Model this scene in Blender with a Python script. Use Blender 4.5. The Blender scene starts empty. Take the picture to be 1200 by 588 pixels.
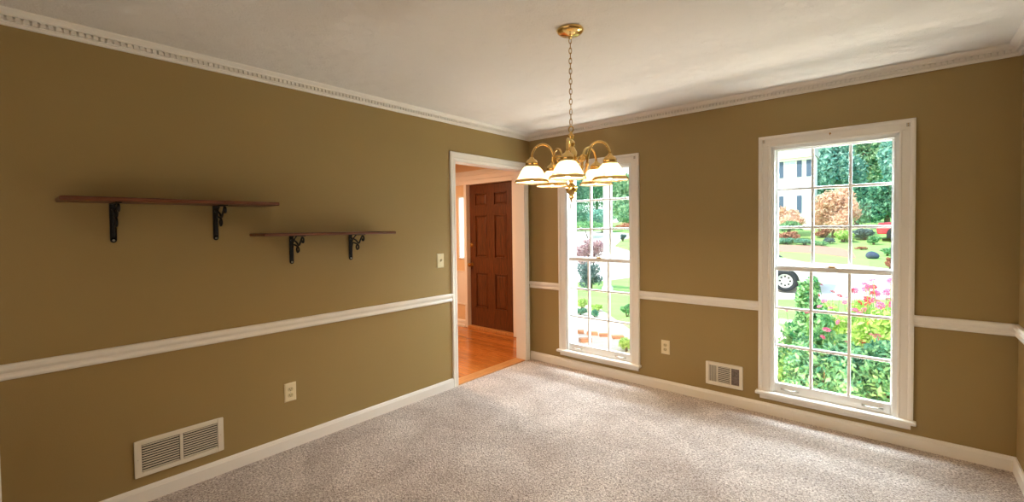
import bpy, bmesh, math, random
from mathutils import Vector, Matrix, Euler
import numpy as np

sc = bpy.context.scene
COL = sc.collection
random.seed(7)

# ------------------------------------------------------------------ camera
F_PX, PCX, PCY = 520.839, 600.0, 279.66
YAW, PITCH, ROLL = 0.71432, -0.02540, -0.01218
CAM = Vector((2.988, -3.743, 1.421))
def cam_axes():
    cy, sy = math.cos(YAW), math.sin(YAW)
    d = Vector((-sy*math.cos(PITCH), cy*math.cos(PITCH), math.sin(PITCH)))
    r = Vector((cy, sy, 0)); u = r.cross(d)
    c, s = math.cos(ROLL), math.sin(ROLL)
    return c*r + s*u, -s*r + c*u, d
CR, CU, CD = cam_axes()
cd = bpy.data.cameras.new('camera'); cam = bpy.data.objects.new('camera', cd); COL.objects.link(cam)
cd.sensor_width = 36; cd.lens = F_PX*36/1200; cd.shift_y = -(294-PCY)/1200
cd.clip_start = 0.02; cd.clip_end = 500
M = Matrix((CR, CU, -CD)).transposed().to_4x4(); M.translation = CAM
cam.matrix_world = M
sc.camera = cam

# ------------------------------------------------------------------ exposure
sc.view_settings.view_transform = 'Standard'
sc.view_settings.look = 'None'
sc.view_settings.exposure = 0.0
sc.view_settings.gamma = 1.0
sc.view_settings.use_curve_mapping = False
SUN_E = 7.0
SKY_E = 2.6
PANEL_W = 1130
GROUND_FILL_W = 460
BULB_E = 420
HALL_W = 54
FAR_W = 15

# ------------------------------------------------------------------ sky
w = bpy.data.worlds.new('sky'); sc.world = w; w.use_nodes = True
nt = w.node_tree; nt.nodes.clear()
o_ = nt.nodes.new('ShaderNodeOutputWorld'); b_ = nt.nodes.new('ShaderNodeBackground')
tc = nt.nodes.new('ShaderNodeTexCoord'); sx = nt.nodes.new('ShaderNodeSeparateXYZ'); rp = nt.nodes.new('ShaderNodeValToRGB')
nt.links.new(tc.outputs['Generated'], sx.inputs[0]); nt.links.new(sx.outputs['Z'], rp.inputs[0])
rp.color_ramp.elements[0].position = 0.0; rp.color_ramp.elements[0].color = (0.95, 0.98, 1.0, 1)
rp.color_ramp.elements[1].position = 0.7; rp.color_ramp.elements[1].color = (0.45, 0.66, 0.95, 1)
nt.links.new(rp.outputs[0], b_.inputs[0]); b_.inputs[1].default_value = SKY_E
nt.links.new(b_.outputs[0], o_.inputs[0])

def light(name, kind, loc, energy, color, target=None, **kw):
    ld = bpy.data.lights.new(name, kind); ld.energy = energy; ld.color = color
    for k, v in kw.items(): setattr(ld, k, v)
    o = bpy.data.objects.new(name, ld); COL.objects.link(o); o.location = loc
    if target is not None:
        o.rotation_euler = (Vector(target)-Vector(loc)).to_track_quat('-Z', 'Y').to_euler()
    return o
# the sun stands behind the house and lights the garden
light('sun', 'SUN', (-6, -8, 12), SUN_E, (1, 0.95, 0.86), target=(0, 1.0, 0), angle=math.radians(2))
# added panel outside above the window heads, boosting skylight into the room
light('sky_fill_panel', 'AREA', (1.74, 0.50, 2.42), PANEL_W, (0.74, 0.88, 1.0), target=(1.74, -0.5, 2.24),
      shape='RECTANGLE', size=3.6, size_y=0.6)
# added low panel outside the windows, brightening the ceiling like ground bounce
light('ground_fill_panel', 'AREA', (1.74, 0.42, -0.12), GROUND_FILL_W, (1.0, 0.93, 0.83), target=(1.74, -0.5, 0.20),
      shape='RECTANGLE', size=3.6, size_y=0.5)
# ceiling lamp of the entrance hall (out of view behind the wall)
light('hall_lamp', 'AREA', (-1.5, -0.9, 2.34), HALL_W, (1.0, 0.68, 0.42), target=(-1.5, -0.9, 0), shape='DISK', size=0.35)
# added warm fill panel behind the camera, aimed up at the ceiling
light('ceiling_fill_panel', 'AREA', (1.6, -4.44, 1.45), FAR_W, (1.0, 0.84, 0.66), target=(1.5, -1.9, 2.4),
      shape='RECTANGLE', size=2.2, size_y=1.6)

# ------------------------------------------------------------------ picture -> place
def ray(px, py): return (CD*F_PX + CR*(px-PCX) - CU*(py-PCY))
def on_y(px, py, Y):
    v = ray(px, py); t = (Y-CAM.y)/v.y; return CAM + v*t
KN = [(-3, -0.45), (0, -0.45), (4, -0.6), (12, -0.75), (17, -0.5), (25, -0.1), (31, 0.1), (38, 0.9), (50, 1.4), (110, 2.6)]
def ground(y):
    for (a, za), (b, zb) in zip(KN, KN[1:]):
        if y <= b: return za+(zb-za)*(y-a)/(b-a) if y > a else za
    return KN[-1][1]
def on_ground(px, py):
    v = ray(px, py).normalized(); t = 3.9/max(v.y, .05)
    while t < 140:
        p = CAM+v*t
        if p.z <= ground(p.y): return p
        t += 0.05
    return CAM+v*t

# ------------------------------------------------------------------ materials
MATS = {}
def mat(name):
    m = bpy.data.materials.new(name); m.use_nodes = True
    MATS[name] = m
    return m, m.node_tree, m.node_tree.nodes['Principled BSDF']
def N(nt, t, **kw):
    n = nt.nodes.new(t)
    for k, v in kw.items():
        if k in n.inputs.keys(): n.inputs[k].default_value = v
        else: setattr(n, k, v)
    return n
def rgb(h):
    c = [int(h[i:i+2], 16)/255 for i in (0, 2, 4)]
    return tuple((x/12.92 if x <= .04045 else ((x+.055)/1.055)**2.4) for x in c)+(1,)
def plain(name, col, rough=.5, metal=0, noise=0.0, nscale=20, bump=0, bscale=60, spec=.5, coat=0):
    m, nt, b = mat(name)
    b.inputs['Base Color'].default_value = col; b.inputs['Roughness'].default_value = rough
    b.inputs['Metallic'].default_value = metal; b.inputs['Specular IOR Level'].default_value = spec
    b.inputs['Coat Weight'].default_value = coat
    t = N(nt, 'ShaderNodeTexCoord')
    if noise:
        n = N(nt, 'ShaderNodeTexNoise', Scale=nscale, Detail=3.0); nt.links.new(t.outputs['Object'], n.inputs['Vector'])
        mx = N(nt, 'ShaderNodeMix', data_type='RGBA'); mx.inputs[6].default_value = tuple(c*(1-noise) for c in col[:3])+(1,)
        mx.inputs[7].default_value = tuple(min(1, c*(1+noise)) for c in col[:3])+(1,)
        nt.links.new(n.outputs[0], mx.inputs[0]); nt.links.new(mx.outputs[2], b.inputs['Base Color'])
    if bump:
        n = N(nt, 'ShaderNodeTexNoise', Scale=bscale, Detail=4.0); nt.links.new(t.outputs['Object'], n.inputs['Vector'])
        bp = N(nt, 'ShaderNodeBump', Strength=bump, Distance=.01); nt.links.new(n.outputs[0], bp.inputs['Height'])
        nt.links.new(bp.outputs[0], b.inputs['Normal'])
    return m
WALL = plain('olive_wall_paint', rgb('9C8454'), .55, noise=.03, nscale=3, bump=.06, bscale=180, spec=.35)
HALLW = plain('cream_hall_paint', rgb('E6C9A2'), .6, noise=.02, bump=.03, bscale=150)
TRIM = plain('white_trim_paint', rgb('EFE9E0'), .38, noise=.015, nscale=6)
SASH = plain('white_sash_paint', rgb('EEEEEC'), .4, noise=.01, nscale=6)
IVORY = plain('ivory_plastic', rgb('E6D8B4'), .35)
IVORYD = plain('ivory_socket_plastic', rgb('C9B98F'), .4)
SLOT = plain('dark_slot', rgb('1B1712'), .8)
BRASS = plain('polished_brass', rgb('EBCB86'), .18, 1.0, noise=.05, nscale=15)
BRASSD = plain('aged_brass', rgb('B98D48'), .3, 1.0)
IRON = plain('black_cast_iron', rgb('15110F'), .55, .3, bump=.2, bscale=120)
STEEL = plain('steel_screw', rgb('C8C4BC'), .3, 1.0)
GRILLE = plain('white_enamel_grille', rgb('E6DDCB'), .4)
GRILLEB = plain('white_enamel_louver', rgb('DDD3BF'), .45)
DUCT = plain('duct_dark', rgb('2A241C'), .9)
FILT = plain('grey_filter_mesh', rgb('7A6E68'), .9, noise=.75, nscale=70)

def ceiling_mat():
    m, nt, b = mat('stippled_ceiling'); b.inputs['Base Color'].default_value = rgb('E6E1DA'); b.inputs['Roughness'].default_value = .85
    t = N(nt, 'ShaderNodeTexCoord')
    n1 = N(nt, 'ShaderNodeTexNoise', Scale=34.0, Detail=6.0, Roughness=.7, Distortion=1.6)
    v = N(nt, 'ShaderNodeTexVoronoi', Scale=13.0, feature='SMOOTH_F1')
    for n in (n1, v): nt.links.new(t.outputs['Object'], n.inputs['Vector'])
    ad = N(nt, 'ShaderNodeMath', operation='MULTIPLY'); nt.links.new(n1.outputs[0], ad.inputs[0]); nt.links.new(v.outputs[0], ad.inputs[1])
    r = N(nt, 'ShaderNodeValToRGB'); r.color_ramp.elements[0].position = .12; r.color_ramp.elements[1].position = .38
    nt.links.new(ad.outputs[0], r.inputs[0])
    bp = N(nt, 'ShaderNodeBump', Strength=.45, Distance=.022); nt.links.new(r.outputs[0], bp.inputs['Height']); nt.links.new(bp.outputs[0], b.inputs['Normal'])
    return m
CEIL = ceiling_mat()

def carpet_mat():
    m, nt, b = mat('cut_pile_carpet'); b.inputs['Roughness'].default_value = 1.0; b.inputs['Specular IOR Level'].default_value = .1
    b.inputs['Sheen Weight'].default_value = .25
    t = N(nt, 'ShaderNodeTexCoord')
    n1 = N(nt, 'ShaderNodeTexNoise', Scale=95.0, Detail=3.0, Roughness=.65, Distortion=.8)
    n2 = N(nt, 'ShaderNodeTexNoise', Scale=2.2, Detail=4.0, Roughness=.6, Distortion=.7)
    v = N(nt, 'ShaderNodeTexVoronoi', Scale=150.0)
    for n in (n1, n2, v): nt.links.new(t.outputs['Object'], n.inputs['Vector'])
    r1 = N(nt, 'ShaderNodeValToRGB'); e = r1.color_ramp.elements
    e[0].position = .36; e[0].color = rgb('85766D'); e[1].position = .64; e[1].color = rgb('F0E7DF')
    q = r1.color_ramp.elements.new(.5); q.color = rgb('CBBCB1')
    nt.links.new(n1.outputs[0], r1.inputs[0])
    r2 = N(nt, 'ShaderNodeValToRGB'); e = r2.color_ramp.elements
    e[0].position = .38; e[0].color = (.80, .76, .74, 1); e[1].position = .66; e[1].color = (1.14, 1.14, 1.15, 1)
    nt.links.new(n2.outputs[0], r2.inputs[0])
    mx = N(nt, 'ShaderNodeMix', data_type='RGBA', blend_type='MULTIPLY'); mx.inputs[0].default_value = 1
    nt.links.new(r1.outputs[0], mx.inputs[6]); nt.links.new(r2.outputs[0], mx.inputs[7]); nt.links.new(mx.outputs[2], b.inputs['Base Color'])
    ad = N(nt, 'ShaderNodeMath', operation='ADD'); nt.links.new(n1.outputs[0], ad.inputs[0]); nt.links.new(v.outputs[0], ad.inputs[1])
    bp = N(nt, 'ShaderNodeBump', Strength=.7, Distance=.012); nt.links.new(ad.outputs[0], bp.inputs['Height']); nt.links.new(bp.outputs[0], b.inputs['Normal'])
    return m
CARPET = carpet_mat()

def wood(name, c1, c2, scale=(1, 1, 1), rough=.3, rot=0, plank=None, coat=0, spec=.5):
    m, nt, b = mat(name); b.inputs['Roughness'].default_value = rough; b.inputs['Coat Weight'].default_value = coat
    b.inputs['Specular IOR Level'].default_value = spec
    t = N(nt, 'ShaderNodeTexCoord'); mp = N(nt, 'ShaderNodeMapping'); mp.inputs['Scale'].default_value = scale
    nt.links.new(t.outputs['Object'], mp.inputs[0])
    n = N(nt, 'ShaderNodeTexNoise', Scale=6.0, Detail=6.0, Roughness=.65, Distortion=.6); nt.links.new(mp.outputs[0], n.inputs['Vector'])
    r = N(nt, 'ShaderNodeValToRGB'); e = r.color_ramp.elements; e[0].position = .3; e[0].color = c1; e[1].position = .7; e[1].color = c2
    nt.links.new(n.outputs[0], r.inputs[0]); out = r.outputs[0]
    if plank:
        mp2 = N(nt, 'ShaderNodeMapping'); mp2.inputs['Rotation'].default_value = (0, 0, rot); nt.links.new(t.outputs['Object'], mp2.inputs[0])
        br = N(nt, 'ShaderNodeTexBrick'); br.inputs['Scale'].default_value = 1; br.inputs['Brick Width'].default_value = plank[0]
        br.inputs['Row Height'].default_value = plank[1]; br.inputs['Mortar Size'].default_value = .0015
        br.inputs['Color1'].default_value = (.72, .72, .72, 1); br.inputs['Color2'].default_value = (1.1, 1.1, 1.1, 1); br.inputs['Mortar'].default_value = (.3, .3, .3, 1)
        nt.links.new(mp2.outputs[0], br.inputs['Vector'])
        mx = N(nt, 'ShaderNodeMix', data_type='RGBA', blend_type='MULTIPLY'); mx.inputs[0].default_value = 1
        nt.links.new(out, mx.inputs[6]); nt.links.new(br.outputs[0], mx.inputs[7]); out = mx.outputs[2]
    nt.links.new(out, b.inputs['Base Color'])
    return m
SHELFW = wood('cherry_shelf_wood', rgb('4A2413'), rgb('7A4222'), (12, .8, 12), .4)
DOORW = wood('mahogany_door_wood', rgb('371B0B'), rgb('733F1C'), (14, 14, .9), .35)
OAK = wood('oak_plank_floor', rgb('A65A22'), rgb('D98A42'), (1.2, 12, 1), .16, plank=(1.1, .058), coat=.3)
OAKT = wood('oak_threshold', rgb('A86A38'), rgb('D59A5C'), (12, 1, 1), .3)

def glass_mat(name, tint=(1, 1, 1, 1), refl=.06):
    m, nt, b = mat(name); nt.nodes.remove(b)
    o = nt.nodes['Material Output']; tr = N(nt, 'ShaderNodeBsdfTransparent'); tr.inputs[0].default_value = tint
    g = N(nt, 'ShaderNodeBsdfGlossy'); g.inputs['Roughness'].default_value = .02
    mx = N(nt, 'ShaderNodeMixShader'); mx.inputs[0].default_value = refl*.5; nt.links.new(tr.outputs[0], mx.inputs[1]); nt.links.new(g.outputs[0], mx.inputs[2])
    nt.links.new(mx.outputs[0], o.inputs[0]); return m
def frosted():
    m, nt, b = mat('frosted_sidelight_glass'); nt.nodes.remove(b); o = nt.nodes['Material Output']
    tr = N(nt, 'ShaderNodeBsdfTransparent'); tl = N(nt, 'ShaderNodeBsdfTranslucent'); tl.inputs[0].default_value = (.97, .98, 1, 1)
    mx = N(nt, 'ShaderNodeMixShader'); mx.inputs[0].default_value = .35; nt.links.new(tl.outputs[0], mx.inputs[1]); nt.links.new(tr.outputs[0], mx.inputs[2])
    nt.links.new(mx.outputs[0], o.inputs[0]); return m
FROST = frosted()
PANE = glass_mat('window_glass', (.97, .99, .98, 1))
def shade_glass():
    m, nt, b = mat('frosted_ribbed_glass'); nt.nodes.remove(b); o = nt.nodes['Material Output']
    tr = N(nt, 'ShaderNodeBsdfTransparent'); tl = N(nt, 'ShaderNodeBsdfTranslucent'); tl.inputs[0].default_value = (.74, .62, .44, 1)
    df = N(nt, 'ShaderNodeBsdfDiffuse'); df.inputs[0].default_value = (.9, .82, .66, 1)
    g = N(nt, 'ShaderNodeBsdfGlossy'); g.inputs['Roughness'].default_value = .12
    m1 = N(nt, 'ShaderNodeMixShader'); m1.inputs[0].default_value = .25; nt.links.new(tl.outputs[0], m1.inputs[1]); nt.links.new(df.outputs[0], m1.inputs[2])
    m2 = N(nt, 'ShaderNodeMixShader'); m2.inputs[0].default_value = .10; nt.links.new(m1.outputs[0], m2.inputs[1]); nt.links.new(tr.outputs[0], m2.inputs[2])
    m3 = N(nt, 'ShaderNodeMixShader'); m3.inputs[0].default_value = .05; nt.links.new(m2.outputs[0], m3.inputs[1]); nt.links.new(g.outputs[0], m3.inputs[2])
    nt.links.new(m3.outputs[0], o.inputs[0]); return m
SHADE = shade_glass()
def emit(name, col, e):
    m, nt, b = mat(name); b.inputs['Emission Color'].default_value = col; b.inputs['Emission Strength'].default_value = e; b.inputs['Base Color'].default_value = (.9, .9, .9, 1)
    return m
BULB = emit('glowing_bulb', (1.0, .70, .40, 1), BULB_E)

def leaf(name, ca, cb, trans=.4):
    m, nt, b = mat(name); nt.nodes.remove(b); o = nt.nodes['Material Output']
    g = N(nt, 'ShaderNodeNewGeometry'); r = N(nt, 'ShaderNodeValToRGB'); e = r.color_ramp.elements
    e[0].color = ca; e[1].color = cb; nt.links.new(g.outputs['Random Per Island'], r.inputs[0])
    d = N(nt, 'ShaderNodeBsdfDiffuse'); t = N(nt, 'ShaderNodeBsdfTranslucent'); nt.links.new(r.outputs[0], d.inputs[0]); nt.links.new(r.outputs[0], t.inputs[0])
    mx = N(nt, 'ShaderNodeMixShader'); mx.inputs[0].default_value = trans
    nt.links.new(d.outputs[0], mx.inputs[1]); nt.links.new(t.outputs[0], mx.inputs[2]); nt.links.new(mx.outputs[0], o.inputs[0]); return m
L_TREE = leaf('tree_leaves', rgb('5B9A78'), rgb('C9E3B4'))
L_TREEB = leaf('bluish_tree_leaves', rgb('57998E'), rgb('B4DCC4'))
L_SHRUB = leaf('shrub_leaves', rgb('3F8558'), rgb('A9D69A'))
L_DEEP = leaf('deep_green_leaves', rgb('3A7A68'), rgb('96CBA4'))
L_LIME = leaf('lime_leaves', rgb('8FBF4F'), rgb('D8E99A'))
L_PEACH = leaf('peach_maple_leaves', rgb('DCAB8C'), rgb('F6E0C8'))
L_PURP = leaf('purple_leaves', rgb('9A6E7C'), rgb('E6C4C6'))
L_BLUE = leaf('blue_green_leaves', rgb('3C5A5E'), rgb('8FA8A4'))
L_RUST = leaf('rust_leaves', rgb('9C5E48'), rgb('D2A184'))
PINK = leaf('pink_petals', rgb('D9527F'), rgb('F08FB0'), .2)
RED = leaf('red_petals', rgb('B5243C'), rgb('DD4E5C'), .2)
ORANGE = leaf('orange_petals', rgb('E58A4E'), rgb('F2B77E'), .2)
BARK = plain('bark', rgb('6B5A4A'), .9, noise=.3, bump=.5, bscale=20)
STEM = plain('green_stem', rgb('5E8A3E'), .8)
LAWN = plain('lawn_grass', rgb('93B86A'), 1, noise=.25, nscale=1.2, bump=.6, bscale=30, spec=.05)
CONC = plain('pale_concrete', rgb('D8D2C8'), .9, noise=.06, nscale=2, spec=.1)
MULCH = plain('bark_mulch', rgb('B08A76'), 1, noise=.4, nscale=9, bump=.6, bscale=40, spec=.05)
PALEBED = plain('pale_stone_bed', rgb('E0CDB8'), 1, noise=.2, nscale=7, bump=.6, bscale=40, spec=.05)
BRICK = plain('weathered_brick', rgb('C48A68'), .95, noise=.2, nscale=12, bump=.3)
SIDING = plain('white_siding', rgb('EDEDEA'), .7, noise=.02)
SHUT = plain('blue_grey_shutter', rgb('4F627A'), .6)
ROOF = plain('grey_shingle', rgb('B6B6B8'), .9, noise=.15, nscale=8)
DGLASS = plain('dark_glass', rgb('49525C'), .08)
WPAINT = plain('white_car_paint', rgb('F2F2F2'), .25, coat=.6)
RPAINT = plain('red_car_paint', rgb('C4323E'), .25, coat=.6)
DPAINT = plain('dark_blue_car_paint', rgb('2B3A52'), .25, coat=.6)
TYRE = plain('tyre_rubber', rgb('2A2D30'), .9)
ALLOY = plain('alloy_wheel', rgb('D4D4D2'), .35, .4)
STONE = plain('blue_grey_stone', rgb('414D62'), .9, noise=.3, nscale=4, bump=.5, bscale=8)

# ------------------------------------------------------------------ mesh helpers
class MB:
    def __init__(s): s.v = []; s.f = []; s.sm = []
    def add(s, vs, fs, smooth=False):
        n = len(s.v); s.v += [tuple(p) for p in vs]; s.f += [tuple(i+n for i in f) for f in fs]; s.sm += [smooth]*len(fs); return s
    def box(s, a, b):
        (x0, y0, z0), (x1, y1, z1) = a, b
        x0, x1 = min(x0, x1), max(x0, x1); y0, y1 = min(y0, y1), max(y0, y1); z0, z1 = min(z0, z1), max(z0, z1)
        return s.add([(x0,y0,z0),(x1,y0,z0),(x1,y1,z0),(x0,y1,z0),(x0,y0,z1),(x1,y0,z1),(x1,y1,z1),(x0,y1,z1)],
                     [(3,2,1,0),(4,5,6,7),(0,1,5,4),(1,2,6,5),(2,3,7,6),(3,0,4,7)])
    def obox(s, c, dx, dy, dz):
        c, dx, dy, dz = map(Vector, (c, dx, dy, dz)); vs = []
        for k in (-1, 1):
            for (i, j) in ((-1,-1),(1,-1),(1,1),(-1,1)): vs.append(c+dx*i+dy*j+dz*k)
        return s.add(vs, [(3,2,1,0),(4,5,6,7),(0,1,5,4),(1,2,6,5),(2,3,7,6),(3,0,4,7)])
    def prism(s, prof, p0, p1, out, up=(0, 0, 1)):
        """profile points (o, z): o along `out`, z along up; swept p0 -> p1"""
        p0, p1, out, up = map(Vector, (p0, p1, out, up)); n = len(prof)
        vs = [p0+out*o+up*z for o, z in prof]+[p1+out*o+up*z for o, z in prof]
        fs = [(i, (i+1) % n, n+(i+1) % n, n+i) for i in range(n)]+[tuple(range(n-1, -1, -1)), tuple(range(n, 2*n))]
        return s.add(vs, fs)
    def lathe(s, prof, c=(0, 0, 0), seg=32, smooth=True, axis='z', rib=0, nrib=0, close=False):
        vs = []; fs = []; n = len(prof); c = Vector(c)
        for k in range(seg):
            a = 2*math.pi*k/seg; m = 1+rib*math.cos(nrib*a)
            for r, z in prof:
                p = (r*m*math.cos(a), r*m*math.sin(a), z)
                if axis == 'y': p = (p[0], p[2], p[1])
                if axis == 'x': p = (p[2], p[0], p[1])
                vs.append(c+Vector(p))
        for k in range(seg):
            k2 = (k+1) % seg
            for i in range(n if close else n-1):
                j = (i+1) % n
                fs.append((k*n+i, k2*n+i, k2*n+j, k*n+j))
        if not close:
            if prof[0][0] > 1e-5: fs.append(tuple(k*n for k in range(seg))[::-1])
            if prof[-1][0] > 1e-5: fs.append(tuple(k*n+n-1 for k in range(seg)))
        return s.add(vs, fs, smooth)
    def tube(s, pts, r, seg=10, cap=True, closed=False):
        pts = [Vector(p) for p in pts]; n = len(pts); rr = r if isinstance(r, (list, tuple)) else [r]*n
        vs = []; fs = []; ref = None
        for i, p in enumerate(pts):
            a = pts[(i-1) % n] if (i or closed) else p; b = pts[(i+1) % n] if (i < n-1 or closed) else p
            t = (b-a).normalized()
            if ref is None: ref = Vector((0, 0, 1)) if abs(t.z) < .9 else Vector((1, 0, 0))
            u = (ref-t*ref.dot(t)).normalized(); ref = u; q = t.cross(u)
            for k in range(seg):
                an = 2*math.pi*k/seg; vs.append(p+(u*math.cos(an)+q*math.sin(an))*rr[i])
        for i in range(n if closed else n-1):
            j = (i+1) % n
            for k in range(seg):
                k2 = (k+1) % seg; fs.append((i*seg+k, i*seg+k2, j*seg+k2, j*seg+k))
        if cap and not closed: fs += [tuple(range(seg))[::-1], tuple((n-1)*seg+k for k in range(seg))]
        return s.add(vs, fs, True)
    def sphere(s, c, r, u=16, v=10, sc_=(1, 1, 1)):
        c = Vector(c); prof = [(max(r*math.sin(math.pi*i/v), 0), -r*math.cos(math.pi*i/v)) for i in range(v+1)]
        m = MB(); m.lathe(prof, (0, 0, 0), u)
        return s.add([c+Vector((p[0]*sc_[0], p[1]*sc_[1], p[2]*sc_[2])) for p in m.v], m.f, True)
    def build(s, name, m, parent=None, bevel=0, origin=None, seg=2):
        me = bpy.data.meshes.new(name); org = Vector(origin) if origin is not None else Vector((0, 0, 0))
        me.from_pydata([tuple(Vector(p)-org) for p in s.v], [], s.f); me.materials.append(m)
        me.polygons.foreach_set('use_smooth', s.sm); me.update()
        bm = bmesh.new(); bm.from_mesh(me)
        bmesh.ops.remove_doubles(bm, verts=bm.verts, dist=1e-6)
        bmesh.ops.recalc_face_normals(bm, faces=bm.faces); bm.to_mesh(me); bm.free()
        o = bpy.data.objects.new(name, me); COL.objects.link(o); o.location = org
        if bevel:
            b = o.modifiers.new('bevel', 'BEVEL'); b.width = bevel; b.segments = seg; b.limit_method = 'ANGLE'
        if parent is not None:
            o.parent = parent; o.location = org
        return o
def empty(name, loc, rz=0):
    o = bpy.data.objects.new(name, None); COL.objects.link(o); o.location = loc; o.rotation_euler = (0, 0, rz); o.empty_display_size = .1
    return o
def tag(o, label=None, cat=None, group=None, kind=None):
    for k, v in (('label', label), ('category', cat), ('group', group), ('kind', kind)):
        if v: o[k] = v
    return o
def thing(name, loc, label, cat, group=None, rz=0):
    return tag(empty(name, loc, rz), label, cat, group)
def st(o, label=None, cat=None):
    return tag(o, label, cat, kind='structure')
def copy_tree(o, parent=None):
    c = o.copy(); COL.objects.link(c)
    if parent is not None: c.parent = parent
    for ch in [x for x in COL.objects if x.parent == o]: copy_tree(ch, c)
    return c

# ------------------------------------------------------------------ room shell
W, DN, H = 3.508, -4.5, 2.405        # room width, near wall, ceiling height
HX, HY0, HY = -3.4, -3.2, 0.62       # entrance hall
WT = 0.16                             # exterior wall thickness
WINC = [0.816, 2.637]; WHW = .363; WZ0, WZ1 = .175, 1.995
DO0, DO1, DOZ = -1.075, -.088, 2.03   # opening to the hall (y range, head)

m = MB(); m.box((0, DN, -.2), (W, 0, 0)); st(m.build('floor', CARPET), 'beige speckled cut pile carpet covering the dining room floor', 'floor')
m = MB(); m.box((HX, HY0, -.2), (-.0005, HY+.16, -.004)); st(m.build('floor_hall', OAK), 'glossy orange oak plank floor of the entrance hall beyond the doorway', 'floor')
m = MB(); m.box((HX-.2, DN-.2, H), (W+.2, WT, H+.2)); m.box((HX-.2, WT, H), (0, HY+.3, H+.2)); st(m.build('ceiling', CEIL), 'white textured plaster ceiling above the dining room', 'ceiling')
def panel_wall(axis, c0, c1, us, vs, holes):
    """wall slab made of cells; axis 'y' -> spans x,z ; 'x' -> spans y,z"""
    m = MB()
    for u0, u1 in zip(us, us[1:]):
        for v0, v1 in zip(vs, vs[1:]):
            if any(h[0]-1e-6 <= u0 and u1 <= h[1]+1e-6 and h[2]-1e-6 <= v0 and v1 <= h[3]+1e-6 for h in holes): continue
            m.box((u0, c0, v0), (u1, c1, v1)) if axis == 'y' else m.box((c0, u0, v0), (c1, u1, v1))
    return m
holes = [(c-WHW, c+WHW, WZ0-.03, WZ1) for c in WINC]
us = [0]+[x for h in holes for x in h[:2]]+[W]
st(panel_wall('y', 0, WT, us, [-.6, WZ0-.03, WZ1, H], holes).build('wall_back', WALL), 'olive wall with two tall windows', 'wall')
# partition to the hall: olive on the dining side, cream skin on the hall side
pw = panel_wall('x', -.06, 0, [DN, DO0, DO1, 0], [0, DOZ, H], [(DO0, DO1, 0, DOZ)])
st(pw.build('wall_left', WALL), 'olive wall carrying the two wooden shelves', 'wall')
pw = panel_wall('x', -.12, -.0601, [DN, DO0, DO1, HY+.16], [-.1, DOZ, H], [(DO0, DO1, -.1, DOZ)]); pw.box((-.06, .0, -.1), (0, HY+.16, H))
st(pw.build('wall_hall_side', HALLW), 'cream hall side of the partition wall', 'wall')
m = MB(); m.box((W, DN, -.1), (W+.15, WT, H)); st(m.build('wall_right', WALL), 'olive wall at the right edge of the picture', 'wall')
# near wall (behind the camera), closed
st(panel_wall('y', DN-.12, DN, [-.12, .5, 2.75, W+.15], [-.1, 2.1, H], []).build('wall_front', WALL), 'olive wall behind the viewer', 'wall')
m = MB(); m.box((HX-.15, HY0, -.1), (HX, HY+.16, H)); m.box((HX, HY0-.15, -.1), (-.12, HY0, H))
st(m.build('wall_hall_far', HALLW), 'cream far walls of the entrance hall', 'wall')

# crown moulding with dentils
CROWN = [(0, 2.34), (.014, 2.34), (.016, 2.350), (.022, 2.354), (.022, 2.358), (.016, 2.358), (.016, 2.376), (.032, 2.378), (.034, 2.386), (.048, 2.394), (.056, 2.398), (.060, H-.0005), (0, H-.0005)]
def crown(n, p0, p1, out, along):
    m = MB(); m.prism(CROWN, p0, p1, out)
    p0, p1, out = Vector(p0), Vector(p1), Vector(out); L = (p1-p0).length; d = (p1-p0).normalized(); t = .028
    while t < L-.03:
        c = p0+d*t+out*.022+Vector((0, 0, 2.367)); m.obox(c, d*.0082, out*.0105, (0, 0, .0088)); t += .0253
    return st(m.build('trim_%d' % n, TRIM), 'white dentil crown moulding along the %s wall' % along, 'crown moulding')
crown(1, (0, DN, 0), (0, 0, 0), (1, 0, 0), 'left')
crown(2, (0, 0, 0), (W, 0, 0), (0, -1, 0), 'window')
crown(3, (W, 0, 0), (W, DN, 0), (-1, 0, 0), 'right')
# chair rail
RAIL = [(0, .772), (.012, .772), (.016, .778), (.017, .786), (.012, .794), (.012, .803), (.017, .808), (.023, .818), (.024, .834), (.018, .842), (0, .842)]
def rail(n, segs, out, lab):
    m = MB()
    for a, b in segs: m.prism(RAIL, a, b, out)
    return st(m.build('trim_%d' % n, TRIM), lab, 'chair rail')
CO = .435
rail(4, [((0, -3.766, 0), (0, -1.125, 0))], (1, 0, 0), 'white chair rail along the left wall below the shelves')
rail(5, [((0, 0, 0), (WINC[0]-CO, 0, 0)), ((WINC[0]+CO, 0, 0), (WINC[1]-CO, 0, 0)), ((WINC[1]+CO, 0, 0), (W, 0, 0))], (0, -1, 0), 'white chair rail along the window wall, broken by the windows')
rail(6, [((W, 0, 0), (W, DN, 0))], (-1, 0, 0), 'white chair rail along the right wall')
BASE = [(0, 0), (.015, 0), (.015, .064), (.012, .070), (.012, .074), (.007, .0845), (0, .0845)]
def base(side, a, b, out, lab):
    m = MB(); m.prism(BASE, a, b, out); return st(m.build('baseboard_'+side, TRIM), lab, 'baseboard')
base('left', (0, -3.766, 0), (0, -1.125, 0), (1, 0, 0), 'white baseboard along the left wall')
base('back', (.0, 0, 0), (W, 0, 0), (0, -1, 0), 'white baseboard under the windows')
base('right', (W, 0, 0), (W, DN, 0), (-1, 0, 0), 'white baseboard along the right wall')

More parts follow.
